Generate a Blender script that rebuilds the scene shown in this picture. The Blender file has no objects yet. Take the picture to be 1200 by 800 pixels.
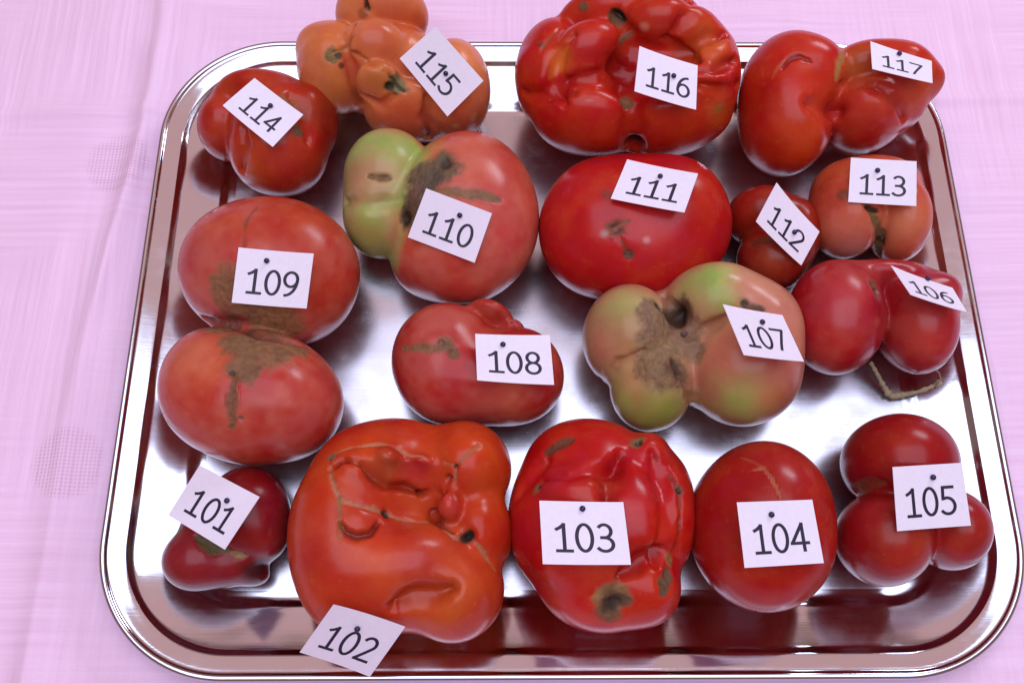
import bpy, math, random
import numpy as np
from mathutils import Vector, Matrix
from mathutils.bvhtree import BVHTree

rng = np.random.default_rng(7)
scene = bpy.context.scene
COL = scene.collection

# ------------------------------------------------------------------ camera
F_PX, IW, IH = 1150.0, 1200.0, 800.0
PITCH, YAW, ROLL = 1.20012, 0.02487, 0.02232
CAM = np.array([-0.02913, -0.19793, 0.49380])
_d = np.array([math.sin(YAW) * math.cos(PITCH), math.cos(YAW) * math.cos(PITCH), -math.sin(PITCH)])
_r = np.array([math.cos(YAW), -math.sin(YAW), 0.0])
_u = np.cross(_r, _d)
RGT = math.cos(ROLL) * _r + math.sin(ROLL) * _u
UPV = -math.sin(ROLL) * _r + math.cos(ROLL) * _u
cam = bpy.data.cameras.new('camera')
cam.sensor_width = 36.0
cam.lens = 36.0 * F_PX / IW
cam.clip_start = 0.01
cam.clip_end = 50.0
cam_o = bpy.data.objects.new('camera', cam)
COL.objects.link(cam_o)
M3 = Matrix((RGT.tolist(), UPV.tolist(), (-_d).tolist())).transposed()
cam_o.matrix_world = Matrix.Translation(Vector(CAM.tolist())) @ M3.to_4x4()
scene.camera = cam_o

# ------------------------------------------------------------------ light
world = bpy.data.worlds.new('World')
scene.world = world
world.use_nodes = True
bg = world.node_tree.nodes['Background']
bg.inputs['Color'].default_value = (0.27, 0.15, 0.125, 1)
bg.inputs['Strength'].default_value = 1.0


def area(name, loc, target, sx, sy, power, col):
    l = bpy.data.lights.new(name, 'AREA')
    l.shape = 'RECTANGLE'
    l.size, l.size_y = sx, sy
    l.energy = power
    l.color = col
    o = bpy.data.objects.new(name, l)
    COL.objects.link(o)
    o.location = loc
    o.rotation_euler = (Vector(target) - Vector(loc)).to_track_quat('-Z', 'Y').to_euler()
    return o


area('overhead_daylight', (0.0, -0.31, 1.9), (0.0, -0.31, 0), 2.2, 1.98, 38.0, (0.75, 0.81, 1.0))
area('canopy_daylight', (0.0, 1.22, 1.9), (0.0, 1.22, 0), 2.4, 1.00, 3.8, (1.0, 0.60, 0.58))
area('side_daylight', (0.9, 1.25, 0.95), (0.0, 0.15, 0), 0.6, 0.35, 9.5, (0.82, 0.86, 1.0))

scene.view_settings.view_transform = 'Standard'
scene.view_settings.look = 'None'
scene.view_settings.exposure = 0.0
scene.view_settings.gamma = 1.0
scene.view_settings.use_curve_mapping = False
scene.render.engine = 'CYCLES'

# ------------------------------------------------------------------ helpers
MM = 0.001


def lin(c):
    c = np.asarray(c, float) / 255.0
    return np.where(c <= 0.04045, c / 12.92, ((c + 0.055) / 1.055) ** 2.4)


def ray(px, py):
    v = _d + RGT * ((px - IW / 2) / F_PX) - UPV * ((py - IH / 2) / F_PX)
    return v


def at_z(px, py, z):
    v = ray(px, py)
    return CAM + v * ((z - CAM[2]) / v[2])


def depth(p):
    return float((np.asarray(p) - CAM) @ _d)


def mesh_obj(name, verts, faces, mat, parent=None, smooth=True):
    me = bpy.data.meshes.new(name)
    me.from_pydata([tuple(map(float, v)) for v in verts], [], [tuple(map(int, f)) for f in faces])
    me.update()
    if smooth:
        me.polygons.foreach_set('use_smooth', np.ones(len(me.polygons), bool))
    if mat:
        me.materials.append(mat)
    o = bpy.data.objects.new(name, me)
    COL.objects.link(o)
    if parent:
        o.parent = parent
        o.matrix_parent_inverse = Matrix.Translation(-parent.location)
    return o


def empty(name, loc):
    o = bpy.data.objects.new(name, None)
    COL.objects.link(o)
    o.location = Vector([float(a) for a in loc])
    o.empty_display_size = 0.01
    return o


def tag(o, label=None, cat=None, group=None, kind=None):
    if label: o['label'] = label
    if cat: o['category'] = cat
    if group: o['group'] = group
    if kind: o['kind'] = kind


def _hash(ix, iy, iz, seed):
    h = (ix * 374761393 + iy * 668265263 + iz * 2147483647 + seed * 974711) & 0x7fffffff
    h = ((h ^ (h >> 13)) * 1274126177) & 0x7fffffff
    return ((h ^ (h >> 16)) & 0xffff) / 65535.0


def vnoise(p, scale, seed=0):
    q = p / scale + 1000.0
    i = np.floor(q).astype(np.int64)
    f = q - i
    f = f * f * (3 - 2 * f)
    out = 0
    for dx in (0, 1):
        for dy in (0, 1):
            for dz in (0, 1):
                w = (f[:, 0] if dx else 1 - f[:, 0]) * (f[:, 1] if dy else 1 - f[:, 1]) * (f[:, 2] if dz else 1 - f[:, 2])
                out = out + w * _hash(i[:, 0] + dx, i[:, 1] + dy, i[:, 2] + dz, seed)
    return out * 2 - 1


# ------------------------------------------------------------------ materials
def new_mat(name):
    m = bpy.data.materials.new(name)
    m.use_nodes = True
    nt = m.node_tree
    return m, nt, nt.nodes['Principled BSDF']


def N(nt, kind, **kw):
    n = nt.nodes.new(kind)
    for k, v in kw.items():
        if k in n.inputs:
            n.inputs[k].default_value = v
        else:
            setattr(n, k, v)
    return n


def math_node(nt, op, a, b=None, c=None):
    n = nt.nodes.new('ShaderNodeMath')
    n.operation = op
    for i, v in enumerate((a, b, c)):
        if v is None:
            continue
        if isinstance(v, (int, float)):
            n.inputs[i].default_value = v
        else:
            nt.links.new(v, n.inputs[i])
    return n.outputs[0]


# skin of the tomatoes: colour and scar mask come from the modelled fruit
m_tom, nt, bs = new_mat('tomato_skin')
ac = N(nt, 'ShaderNodeAttribute', attribute_name='col')
asr = N(nt, 'ShaderNodeAttribute', attribute_name='scar')
tc = N(nt, 'ShaderNodeTexCoord')
n1 = N(nt, 'ShaderNodeTexNoise', Scale=48.0, Detail=4.0, Roughness=0.55)
n2 = N(nt, 'ShaderNodeTexNoise', Scale=420.0, Detail=3.0, Roughness=0.6)
n3 = N(nt, 'ShaderNodeTexNoise', Scale=1800.0, Detail=2.0)
for n in (n1, n2, n3):
    nt.links.new(tc.outputs['Object'], n.inputs['Vector'])
hsv = N(nt, 'ShaderNodeHueSaturation')
nt.links.new(ac.outputs['Color'], hsv.inputs['Color'])
v1 = math_node(nt, 'MULTIPLY_ADD', n1.outputs['Fac'], 0.30, 0.85)
sc_v = math_node(nt, 'MULTIPLY_ADD', n2.outputs['Fac'], 0.9, -0.45)
sc_v = math_node(nt, 'MULTIPLY', sc_v, asr.outputs['Fac'])
nt.links.new(math_node(nt, 'ADD', v1, sc_v), hsv.inputs['Value'])
nt.links.new(math_node(nt, 'MULTIPLY_ADD', n1.outputs['Fac'], 0.03, 0.485), hsv.inputs['Hue'])
nt.links.new(hsv.outputs['Color'], bs.inputs['Base Color'])
rg = math_node(nt, 'MULTIPLY_ADD', n1.outputs['Fac'], 0.22, 0.15)
rg2 = math_node(nt, 'MULTIPLY', asr.outputs['Fac'], 0.42)
nt.links.new(math_node(nt, 'ADD', rg, rg2), bs.inputs['Roughness'])
bs.inputs['IOR'].default_value = 1.36
bs.inputs['Subsurface Weight'].default_value = 0.07
bs.inputs['Subsurface Radius'].default_value = (1.0, 0.25, 0.12)
bs.inputs['Subsurface Scale'].default_value = 0.004
bmp = N(nt, 'ShaderNodeBump', Distance=0.0006)
hgt = math_node(nt, 'MULTIPLY', n2.outputs['Fac'], math_node(nt, 'MULTIPLY_ADD', asr.outputs['Fac'], 2.2, 0.05))
nt.links.new(hgt, bmp.inputs['Height'])
bmp.inputs['Strength'].default_value = 0.7
nt.links.new(bmp.outputs['Normal'], bs.inputs['Normal'])

# pressed stainless steel: polished edge, satin floor
def steel(name, rough):
    m, nt, bs = new_mat(name)
    tc = N(nt, 'ShaderNodeTexCoord')
    bs.inputs['Metallic'].default_value = 1.0
    bs.inputs['Base Color'].default_value = (0.60, 0.62, 0.72, 1)
    mp = N(nt, 'ShaderNodeMapping')
    mp.inputs['Scale'].default_value = (3.0, 420.0, 40.0)
    nt.links.new(tc.outputs['Object'], mp.inputs['Vector'])
    ns = N(nt, 'ShaderNodeTexNoise', Scale=4.0, Detail=4.0)
    nt.links.new(mp.outputs['Vector'], ns.inputs['Vector'])
    nw = N(nt, 'ShaderNodeTexNoise', Scale=14.0, Detail=2.0)
    nt.links.new(tc.outputs['Object'], nw.inputs['Vector'])
    nd = N(nt, 'ShaderNodeTexNoise', Scale=60.0, Detail=5.0, Roughness=0.65)
    nt.links.new(tc.outputs['Object'], nd.inputs['Vector'])
    smear = N(nt, 'ShaderNodeMapRange')
    smear.inputs[1].default_value, smear.inputs[2].default_value = 0.48, 0.72
    smear.inputs[3].default_value, smear.inputs[4].default_value = 0.0, 0.08
    nt.links.new(nd.outputs['Fac'], smear.inputs[0])
    nt.links.new(math_node(nt, 'ADD', smear.outputs[0], math_node(nt, 'MULTIPLY_ADD', ns.outputs['Fac'], 0.10, rough)), bs.inputs['Roughness'])
    b1 = N(nt, 'ShaderNodeBump', Distance=0.0030, Strength=0.5)
    nt.links.new(nw.outputs['Fac'], b1.inputs['Height'])
    b2 = N(nt, 'ShaderNodeBump', Distance=0.00004, Strength=0.25)
    nt.links.new(ns.outputs['Fac'], b2.inputs['Height'])
    nt.links.new(b1.outputs['Normal'], b2.inputs['Normal'])
    nt.links.new(b2.outputs['Normal'], bs.inputs['Normal'])
    return m


m_steel = steel('polished_steel', 0.06)
m_satin = steel('satin_steel', 0.17)

# card paper, ink, pin
m_paper, nt, bs = new_mat('white_card')
tc = N(nt, 'ShaderNodeTexCoord')
nz = N(nt, 'ShaderNodeTexNoise', Scale=400.0, Detail=3.0)
nt.links.new(tc.outputs['Object'], nz.inputs['Vector'])
cr = N(nt, 'ShaderNodeValToRGB')
cr.color_ramp.elements[0].color = (*lin((232, 224, 244)), 1)
cr.color_ramp.elements[1].color = (*lin((242, 236, 250)), 1)
nt.links.new(nz.outputs['Fac'], cr.inputs['Fac'])
nt.links.new(cr.outputs['Color'], bs.inputs['Base Color'])
bs.inputs['Roughness'].default_value = 0.75
bs.inputs['Specular IOR Level'].default_value = 0.25
m_ink, nt, bs = new_mat('printed_ink')
bs.inputs['Base Color'].default_value = (*lin((34, 26, 52)), 1)
bs.inputs['Roughness'].default_value = 0.6
m_pin, nt, bs = new_mat('pin_head')
bs.inputs['Base Color'].default_value = (*lin((30, 22, 70)), 1)
bs.inputs['Roughness'].default_value = 0.3
m_wire, nt, bs = new_mat('pin_steel')
bs.inputs['Base Color'].default_value = (0.6, 0.6, 0.62, 1)
bs.inputs['Metallic'].default_value = 1.0
bs.inputs['Roughness'].default_value = 0.25
m_stem, nt, bs = new_mat('dry_stem')
tc = N(nt, 'ShaderNodeTexCoord')
nz = N(nt, 'ShaderNodeTexNoise', Scale=500.0, Detail=3.0)
nt.links.new(tc.outputs['Object'], nz.inputs['Vector'])
cr = N(nt, 'ShaderNodeValToRGB')
cr.color_ramp.elements[0].color = (*lin((120, 106, 74)), 1)
cr.color_ramp.elements[1].color = (*lin((190, 172, 140)), 1)
nt.links.new(nz.outputs['Fac'], cr.inputs['Fac'])
nt.links.new(cr.outputs['Color'], bs.inputs['Base Color'])
bs.inputs['Roughness'].default_value = 0.8

# ------------------------------------------------------------------ tablecloth
CLOTH_Z = -0.0015
CIRC = [at_z(138, 190, CLOTH_Z), at_z(80, 543, CLOTH_Z)]
m_cloth, nt, bs = new_mat('pink_damask')
tc = N(nt, 'ShaderNodeTexCoord')
sep = N(nt, 'ShaderNodeSeparateXYZ')
nt.links.new(tc.outputs['Object'], sep.inputs[0])
X, Y = sep.outputs['X'], sep.outputs['Y']
# threads: uneven slubs along the weft (x) and the warp (y)
mpx = N(nt, 'ShaderNodeMapping')
mpx.inputs['Scale'].default_value = (7.0, 330.0, 1.0)
nt.links.new(tc.outputs['Object'], mpx.inputs['Vector'])
nx = N(nt, 'ShaderNodeTexNoise', Scale=1.0, Detail=3.0, Roughness=0.55)
nt.links.new(mpx.outputs['Vector'], nx.inputs['Vector'])
mpy = N(nt, 'ShaderNodeMapping')
mpy.inputs['Scale'].default_value = (330.0, 9.0, 1.0)
nt.links.new(tc.outputs['Object'], mpy.inputs['Vector'])
ny = N(nt, 'ShaderNodeTexNoise', Scale=1.0, Detail=3.0, Roughness=0.55)
nt.links.new(mpy.outputs['Vector'], ny.inputs['Vector'])
nb = N(nt, 'ShaderNodeTexNoise', Scale=9.0, Detail=2.0)
nt.links.new(tc.outputs['Object'], nb.inputs['Vector'])
# where the weft shows, where the warp shows (damask blocks)
sw = N(nt, 'ShaderNodeMapRange')
sw.inputs[1].default_value, sw.inputs[2].default_value = 0.42, 0.58
nt.links.new(nb.outputs['Fac'], sw.inputs[0])
thr = N(nt, 'ShaderNodeMix')
thr.data_type = 'FLOAT'
nt.links.new(sw.outputs[0], thr.inputs[0])
nt.links.new(nx.outputs['Fac'], thr.inputs[2])
nt.links.new(ny.outputs['Fac'], thr.inputs[3])
# fine weave
wv = math_node(nt, 'MULTIPLY', math_node(nt, 'SINE', math_node(nt, 'MULTIPLY', X, 2 * math.pi / 0.0009)),
               math_node(nt, 'SINE', math_node(nt, 'MULTIPLY', Y, 2 * math.pi / 0.0009)))
# woven roundels down one column: open gauze weave
P0, P1 = CIRC
dvec = P1 - P0
step = math.hypot(dvec[0], dvec[1])
ux, uy = dvec[0] / step, dvec[1] / step
xr = math_node(nt, 'SUBTRACT', X, float(P0[0]))
yr = math_node(nt, 'SUBTRACT', Y, float(P0[1]))
al = math_node(nt, 'ADD', math_node(nt, 'MULTIPLY', xr, ux), math_node(nt, 'MULTIPLY', yr, uy))
ac_ = math_node(nt, 'ADD', math_node(nt, 'MULTIPLY', xr, -uy), math_node(nt, 'MULTIPLY', yr, ux))
alm = math_node(nt, 'SUBTRACT', math_node(nt, 'FLOORED_MODULO', math_node(nt, 'ADD', al, step / 2), step), step / 2)
dist = math_node(nt, 'SQRT', math_node(nt, 'ADD', math_node(nt, 'MULTIPLY', alm, alm), math_node(nt, 'MULTIPLY', ac_, ac_)))
dist = math_node(nt, 'ADD', dist, math_node(nt, 'MULTIPLY', nx.outputs['Fac'], 0.004))
mr = N(nt, 'ShaderNodeMapRange')
mr.inputs[1].default_value, mr.inputs[2].default_value = 0.0225, 0.0185
nt.links.new(dist, mr.inputs[0])
mr2 = N(nt, 'ShaderNodeMapRange')
mr2.inputs[1].default_value, mr2.inputs[2].default_value = 0.034, 0.030
nt.links.new(dist, mr2.inputs[0])
ring = math_node(nt, 'SUBTRACT', mr2.outputs[0], mr.outputs[0])
gx = math_node(nt, 'SINE', math_node(nt, 'MULTIPLY', X, 2 * math.pi / 0.0021))
gy = math_node(nt, 'SINE', math_node(nt, 'MULTIPLY', Y, 2 * math.pi / 0.0019))
gz = math_node(nt, 'MULTIPLY', math_node(nt, 'MULTIPLY_ADD', gx, 0.5, 0.5), math_node(nt, 'MULTIPLY_ADD', gy, 0.5, 0.5))
gauze = math_node(nt, 'MULTIPLY', gz, mr.outputs[0])
c1 = N(nt, 'ShaderNodeMix')
c1.data_type = 'RGBA'
c1.inputs[6].default_value = (*lin((234, 194, 226)), 1)
c1.inputs[7].default_value = (*lin((250, 220, 250)), 1)
stt = N(nt, 'ShaderNodeMapRange')
stt.inputs[1].default_value, stt.inputs[2].default_value = 0.20, 0.80
nt.links.new(thr.outputs[0], stt.inputs[0])
nt.links.new(stt.outputs[0], c1.inputs[0])
c2 = N(nt, 'ShaderNodeMix')
c2.data_type = 'RGBA'
nt.links.new(math_node(nt, 'MULTIPLY', gauze, 0.42), c2.inputs[0])
nt.links.new(c1.outputs[2], c2.inputs[6])
c2.inputs[7].default_value = (*lin((200, 140, 176)), 1)
c3 = N(nt, 'ShaderNodeMix')
c3.data_type = 'RGBA'
nt.links.new(math_node(nt, 'MULTIPLY', ring, 0.15), c3.inputs[0])
nt.links.new(c2.outputs[2], c3.inputs[6])
c3.inputs[7].default_value = (*lin((242, 208, 246)), 1)
nt.links.new(c3.outputs[2], bs.inputs['Base Color'])
bs.inputs['Roughness'].default_value = 0.62
bs.inputs['Specular IOR Level'].default_value = 0.3
bs.inputs['Sheen Weight'].default_value = 0.15
hh = math_node(nt, 'ADD', math_node(nt, 'MULTIPLY', thr.outputs[0], 1.0), math_node(nt, 'MULTIPLY', wv, 0.10))
hh = math_node(nt, 'SUBTRACT', hh, math_node(nt, 'MULTIPLY', gauze, 0.7))
bb = N(nt, 'ShaderNodeBump', Distance=0.0007, Strength=0.6)
nt.links.new(hh, bb.inputs['Height'])
nt.links.new(bb.outputs['Normal'], bs.inputs['Normal'])


def axis(lo, hi, a, b, fine, coarse):
    return np.unique(np.round(np.concatenate([np.arange(lo, a, coarse), np.arange(a, b, fine), np.arange(b, hi + 1e-6, coarse)]), 5))


def seg_d(p, a, b):
    """2-D signed distance across a line through a, b (positive to its right)"""
    t = (b - a) / np.linalg.norm(b - a)
    q = p - a
    return q[:, 0] * t[1] - q[:, 1] * t[0]


xs = axis(-0.8, 0.8, -0.36, 0.36, 0.0016, 0.02)
ys = axis(-0.6, 0.8, -0.24, 0.34, 0.0022, 0.02)
GX, GY = np.meshgrid(xs, ys)
cp = np.stack([GX.ravel(), GY.ravel(), np.zeros(GX.size)], 1)
z = np.zeros(len(cp))
fold_px = [(203, -120), (193, 20), (170, 150), (138, 270), (108, 380), (82, 500), (62, 620), (38, 760), (15, 880)]
fp = np.array([at_z(x, y, CLOTH_Z)[:2] for x, y in fold_px])
fx = np.interp(cp[:, 1], fp[::-1, 1], fp[::-1, 0])
dx = cp[:, 0] - fx
z += 0.0070 * np.exp(-np.abs(dx / 0.0065) ** 1.5) * (0.75 + 0.25 * np.sin(cp[:, 1] * 17))
z += 0.0016 * np.exp(-((dx - 0.014) / 0.007) ** 2) * (0.5 + 0.5 * np.sin(cp[:, 1] * 9 + 1))
z -= 0.0012 * np.exp(-((dx + 0.016) / 0.012) ** 2)
hy = at_z(60, 122, CLOTH_Z)[1]
z += 0.0020 * np.exp(-((cp[:, 1] - hy - 0.02 * cp[:, 0]) / 0.004) ** 2)
vx = at_z(925, 10, CLOTH_Z)[0]
z += 0.0009 * np.exp(-((cp[:, 0] - vx - 0.03 * (cp[:, 1] - 0.2)) / 0.004) ** 2)
z += 0.0022 * vnoise(cp * np.array([1, .35, 1]), 0.045, 3) + 0.0010 * vnoise(cp * np.array([.4, 1, 1]), 0.018, 4)
# the tray presses the cloth flat
inx = np.clip(1 - np.maximum(np.abs(cp[:, 0]) - 0.175, 0) / 0.035, 0, 1)
iny = np.clip(1 - np.maximum(np.abs(cp[:, 1]) - 0.130, 0) / 0.035, 0, 1)
pr = inx * iny
z = z * (1 - pr) - 0.0012 * pr
cp[:, 2] = CLOTH_Z + z - 0.0004
nxs, nys = len(xs), len(ys)
ii = (np.arange(nys - 1)[:, None] * nxs + np.arange(nxs - 1)[None, :]).ravel()
me = bpy.data.meshes.new('tablecloth')
fc = np.stack([ii, ii + 1, ii + nxs + 1, ii + nxs], 1)
me.from_pydata(cp.tolist(), [], fc.tolist())
me.polygons.foreach_set('use_smooth', np.ones(len(me.polygons), bool))
me.materials.append(m_cloth)
cloth = bpy.data.objects.new('tablecloth', me)
COL.objects.link(cloth)
tag(cloth, kind='structure')

# ------------------------------------------------------------------ tray
TW, TH, TR = 0.450, 0.360, 0.066           # outer size and corner radius
# profile: (inset from the outer outline, height), millimetres
PROF = [(1.6, 10.6), (0.5, 11.4), (0.0, 12.6), (0.3, 13.9), (1.2, 14.8), (2.3, 15.0), (3.2, 14.6), (3.9, 13.9),
        (4.6, 13.5), (6.0, 13.2), (8.5, 12.5), (11.0, 11.8), (12.3, 11.3), (13.2, 10.5), (14.2, 9.6), (15.2, 8.9), (16.6, 8.3),
        (19.0, 7.4), (23.0, 5.95), (27.0, 4.55), (31.0, 3.25), (33.0, 2.65), (34.8, 2.15), (36.2, 1.55), (37.6, 0.85), (39.0, 0.35), (40.5, 0.09), (43.0, 0.0)]
PD = np.array([p[0] for p in PROF[5:]]) * MM
PZ = np.array([p[1] for p in PROF[5:]]) * MM


def tray_z(x, y):
    qx = np.abs(x) - (TW / 2 - TR)
    qy = np.abs(y) - (TH / 2 - TR)
    out = np.hypot(np.maximum(qx, 0), np.maximum(qy, 0)) + np.minimum(np.maximum(qx, qy), 0) - TR
    ins = -out
    return np.where(ins < 0, -0.004, np.interp(ins, PD, PZ, left=0.014, right=0.0))


def outline(inset, nseg=26, nside=14):
    r = TR - inset
    a, b = TW / 2 - TR, TH / 2 - TR
    pts = []
    cs = [(a, b, 0), (-a, b, 90), (-a, -b, 180), (a, -b, 270)]
    for k, (cx, cy, a0) in enumerate(cs):
        for s in range(nseg + 1):
            t = math.radians(a0 + 90.0 * s / nseg)
            pts.append((cx + r * math.cos(t), cy + r * math.sin(t)))
        nx_, ny_, na = cs[(k + 1) % 4]
        p0 = pts[-1]
        t = math.radians(na)
        p1 = (nx_ + r * math.cos(t), ny_ + r * math.sin(t))
        for s in range(1, nside):
            w = s / nside
            pts.append((p0[0] * (1 - w) + p1[0] * w, p0[1] * (1 - w) + p1[1] * w))
    return pts


def loft(rings, close=True):
    vs, fs = [], []
    n = len(rings[0])
    for rg_ in rings:
        vs += rg_
    for k in range(len(rings) - 1):
        for i in range(n):
            j = (i + 1) % n
            fs.append((k * n + i, k * n + j, (k + 1) * n + j, (k + 1) * n + i))
    return vs, fs, n


tray = empty('serving_tray', (0, 0, -0.001))
tag(tray, 'rectangular polished stainless steel tray with rounded corners holding all the tomatoes', 'tray')
# dense profile with a smooth interpolation
prof = []
for k in range(len(PROF) - 1):
    p0 = PROF[max(k - 1, 0)]; p1 = PROF[k]; p2 = PROF[k + 1]; p3 = PROF[min(k + 2, len(PROF) - 1)]
    for s in range(3):
        t = s / 3
        prof.append(tuple(0.5 * ((2 * p1[c]) + (-p0[c] + p2[c]) * t + (2 * p0[c] - 5 * p1[c] + 4 * p2[c] - p3[c]) * t * t
                                 + (-p0[c] + 3 * p1[c] - 3 * p2[c] + p3[c]) * t ** 3) for c in (0, 1)))
prof.append(PROF[-1])
i_bead = 7 * 3
rim = [[(x, y, h * MM) for x, y in outline(d * MM)] for d, h in prof[:i_bead + 1]]
v, f, n = loft(rim)
mesh_obj('rim_bead', v, f, m_steel, tray)
i_lip = 12 * 3
v, f, n = loft([[(x, y, h * MM) for x, y in outline(d * MM)] for d, h in prof[i_bead:i_lip + 1]])
mesh_obj('lip', v, f, m_steel, tray)
v, f, n = loft([[(x, y, h * MM) for x, y in outline(d * MM)] for d, h in prof[i_lip:]])
mesh_obj('side_wall', v, f, m_steel, tray)
rings = [[(x, y, 0.0) for x, y in outline(0.043)]]
for s in (0.8, 0.55, 0.25):
    rings.append([(x * s, y * s, 0.0) for x, y, _ in rings[0]])
v, f, n = loft(rings)
f.append(tuple(range(3 * n, 4 * n)))
mesh_obj('floor_panel', v, f, m_satin, tray)
# underside sheet so the tray has thickness
v, f, n = loft([[(x, y, h * MM - 0.0007) for x, y in outline(d * MM + 0.0002)] for d, h in prof[i_bead:]])
f.append(tuple(range(len(v) - n, len(v)))[::-1])
mesh_obj('underside', v, [t[::-1] for t in f], m_steel, tray)


# ------------------------------------------------------------------ tomatoes
def tone(c, scar=0.0):
    if scar > 0.3:
        return lin(c) * np.array([0.95, 0.90, 0.92])
    if c[1] > 0.82 * c[0]:
        return lin(c) * np.array([0.84, 1.0, 1.0])
    if c[1] > 0.45 * c[0]:
        return lin(c) * np.array([0.88, 0.92, 0.98])
    return lin(c) * np.array([0.82, 0.82, 0.68])


class Fruit:
    """Smooth union of ellipsoid lobes. A lobe: (px, py, rx_px, ry_px, rot_deg, z_mm, rz_mm[, k_mm])."""

    def __init__(self, lobes, k, seed, lump=0.5, cell=0.9):
        self.L = []
        self.seed = seed
        self.lump = lump * MM
        for l in lobes:
            px, py, rx, ry, rot, zc, rz = l[:7]
            kk = (l[7] if len(l) > 7 else k) * MM
            c = at_z(px, py, zc * MM)
            s = depth(c) / F_PX
            v = ray(px, py); v = v / np.linalg.norm(v)
            sn, cs = abs(v[2]), math.sqrt(1 - v[2] ** 2)
            a, b, h = rx * s, ry * s, rz * MM
            b = math.sqrt(max(b * b - (h * cs) ** 2, (0.62 * b) ** 2)) / max(sn, 0.6)
            t = math.radians(-rot)
            self.L.append((c, np.array([a, b, h]), math.cos(t), math.sin(t), kk))
        self.build(cell * MM)

    def lobe_sdf(self, p):
        d = None
        for c, r, ct, st, k in self.L:
            q = p - c
            x = q[:, 0] * ct + q[:, 1] * st
            y = -q[:, 0] * st + q[:, 1] * ct
            zz = q[:, 2]
            k0 = np.sqrt((x / r[0]) ** 2 + (y / r[1]) ** 2 + (zz / r[2]) ** 2)
            k1 = np.sqrt((x / r[0] ** 2) ** 2 + (y / r[1] ** 2) ** 2 + (zz / r[2] ** 2) ** 2) + 1e-9
            e = k0 * (k0 - 1) / k1
            if d is None:
                d = e
            else:
                h = np.clip(0.5 + 0.5 * (d - e) / k, 0, 1)
                d = d * (1 - h) + e * h - k * h * (1 - h)
        return d

    def sdf(self, p):
        d = self.lobe_sdf(p)
        s = self.seed
        q = p * 1000.0
        w = (np.sin(q[:, 0] * .11 + q[:, 1] * .07 + s) + np.sin(q[:, 1] * .13 - q[:, 2] * .10 + 2.1 * s)
             + np.sin(q[:, 2] * .12 + q[:, 0] * .09 - q[:, 1] * .05 + 1.3 * s)) / 3
        d = d + self.lump * w
        d = np.maximum(d, tray_z(p[:, 0], p[:, 1]) + 0.0003 - p[:, 2])
        return d

    def build(self, h):
        lo = np.min([c - r.max() for c, r, *_ in self.L], 0) - 3 * h
        hi = np.max([c + r.max() for c, r, *_ in self.L], 0) + 3 * h
        lo[2] = max(lo[2], -2 * h)
        hi[2] = max(c[2] + r[2] for c, r, *_ in self.L) + 5 * h
        n = np.ceil((hi - lo) / h).astype(int) + 1
        ax = [lo[i] + h * np.arange(n[i]) for i in range(3)]
        V = np.empty(n, np.float32)
        gy, gz = np.meshgrid(ax[1], ax[2], indexing='ij')
        for i0 in range(0, n[0], 12):
            xx = ax[0][i0:i0 + 12]
            P = np.empty((len(xx), gy.size, 3))
            P[:, :, 0] = xx[:, None]
            P[:, :, 1] = gy.ravel()[None]
            P[:, :, 2] = gz.ravel()[None]
            V[i0:i0 + 12] = self.sdf(P.reshape(-1, 3)).reshape(len(xx), n[1], n[2])
        ins = V < 0
        cnt = np.zeros(n - 1, np.int8)
        for dx in (0, 1):
            for dy in (0, 1):
                for dz in (0, 1):
                    cnt += ins[dx:n[0] - 1 + dx, dy:n[1] - 1 + dy, dz:n[2] - 1 + dz]
        act = np.argwhere((cnt > 0) & (cnt < 8))
        idx = -np.ones(n - 1, np.int64)
        idx[act[:, 0], act[:, 1], act[:, 2]] = np.arange(len(act))
        acc = np.zeros((len(act), 3)); num = np.zeros(len(act))
        for axn in range(3):
            o1, o2 = [k for k in range(3) if k != axn]
            for u in (0, 1):
                for w in (0, 1):
                    a = act.copy(); a[:, o1] += u; a[:, o2] += w
                    b = a.copy(); b[:, axn] += 1
                    va = V[a[:, 0], a[:, 1], a[:, 2]].astype(float)
                    vb = V[b[:, 0], b[:, 1], b[:, 2]].astype(float)
                    m = (va < 0) != (vb < 0)
                    t = np.where(m, va / np.where(m, va - vb, 1), 0)
                    pt = a.astype(float); pt[:, axn] += t
                    acc[m] += pt[m]; num[m] += 1
        v = lo + h * acc / num[:, None]
        quads = []
        for axn in range(3):
            o1, o2 = (axn + 1) % 3, (axn + 2) % 3
            sl0 = [slice(None)] * 3; sl1 = [slice(None)] * 3
            sl0[axn] = slice(0, -1); sl1[axn] = slice(1, None)
            A, B = ins[tuple(sl0)], ins[tuple(sl1)]
            e = np.argwhere(A != B)
            e = e[(e[:, o1] > 0) & (e[:, o2] > 0) & (e[:, o1] < n[o1] - 1) & (e[:, o2] < n[o2] - 1)]
            fl = A[e[:, 0], e[:, 1], e[:, 2]]
            cs = []
            for (u, w) in ((-1, -1), (0, -1), (0, 0), (-1, 0)):
                c = e.copy(); c[:, o1] += u; c[:, o2] += w
                cs.append(idx[c[:, 0], c[:, 1], c[:, 2]])
            q = np.stack(cs, 1)
            q[~fl] = q[~fl][:, ::-1]
            quads.append(q)
        q = np.concatenate(quads)
        self.q = q[(q >= 0).all(1)]
        for _ in range(2):
            g = self.grad(v)
            dd = self.sdf(v)
            v = v - g * np.clip(dd, -h, h)[:, None] * 0.9
        self.v = v
        self.nrm = self.grad(v)
        self.bvh = BVHTree.FromPolygons(v.tolist(), self.q.tolist())

    def grad(self, p):
        e = 0.0006
        g = np.stack([self.sdf(p + np.eye(3)[i] * e) - self.sdf(p - np.eye(3)[i] * e) for i in range(3)], 1)
        return g / (np.linalg.norm(g, axis=1, keepdims=True) + 1e-12)

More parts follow.
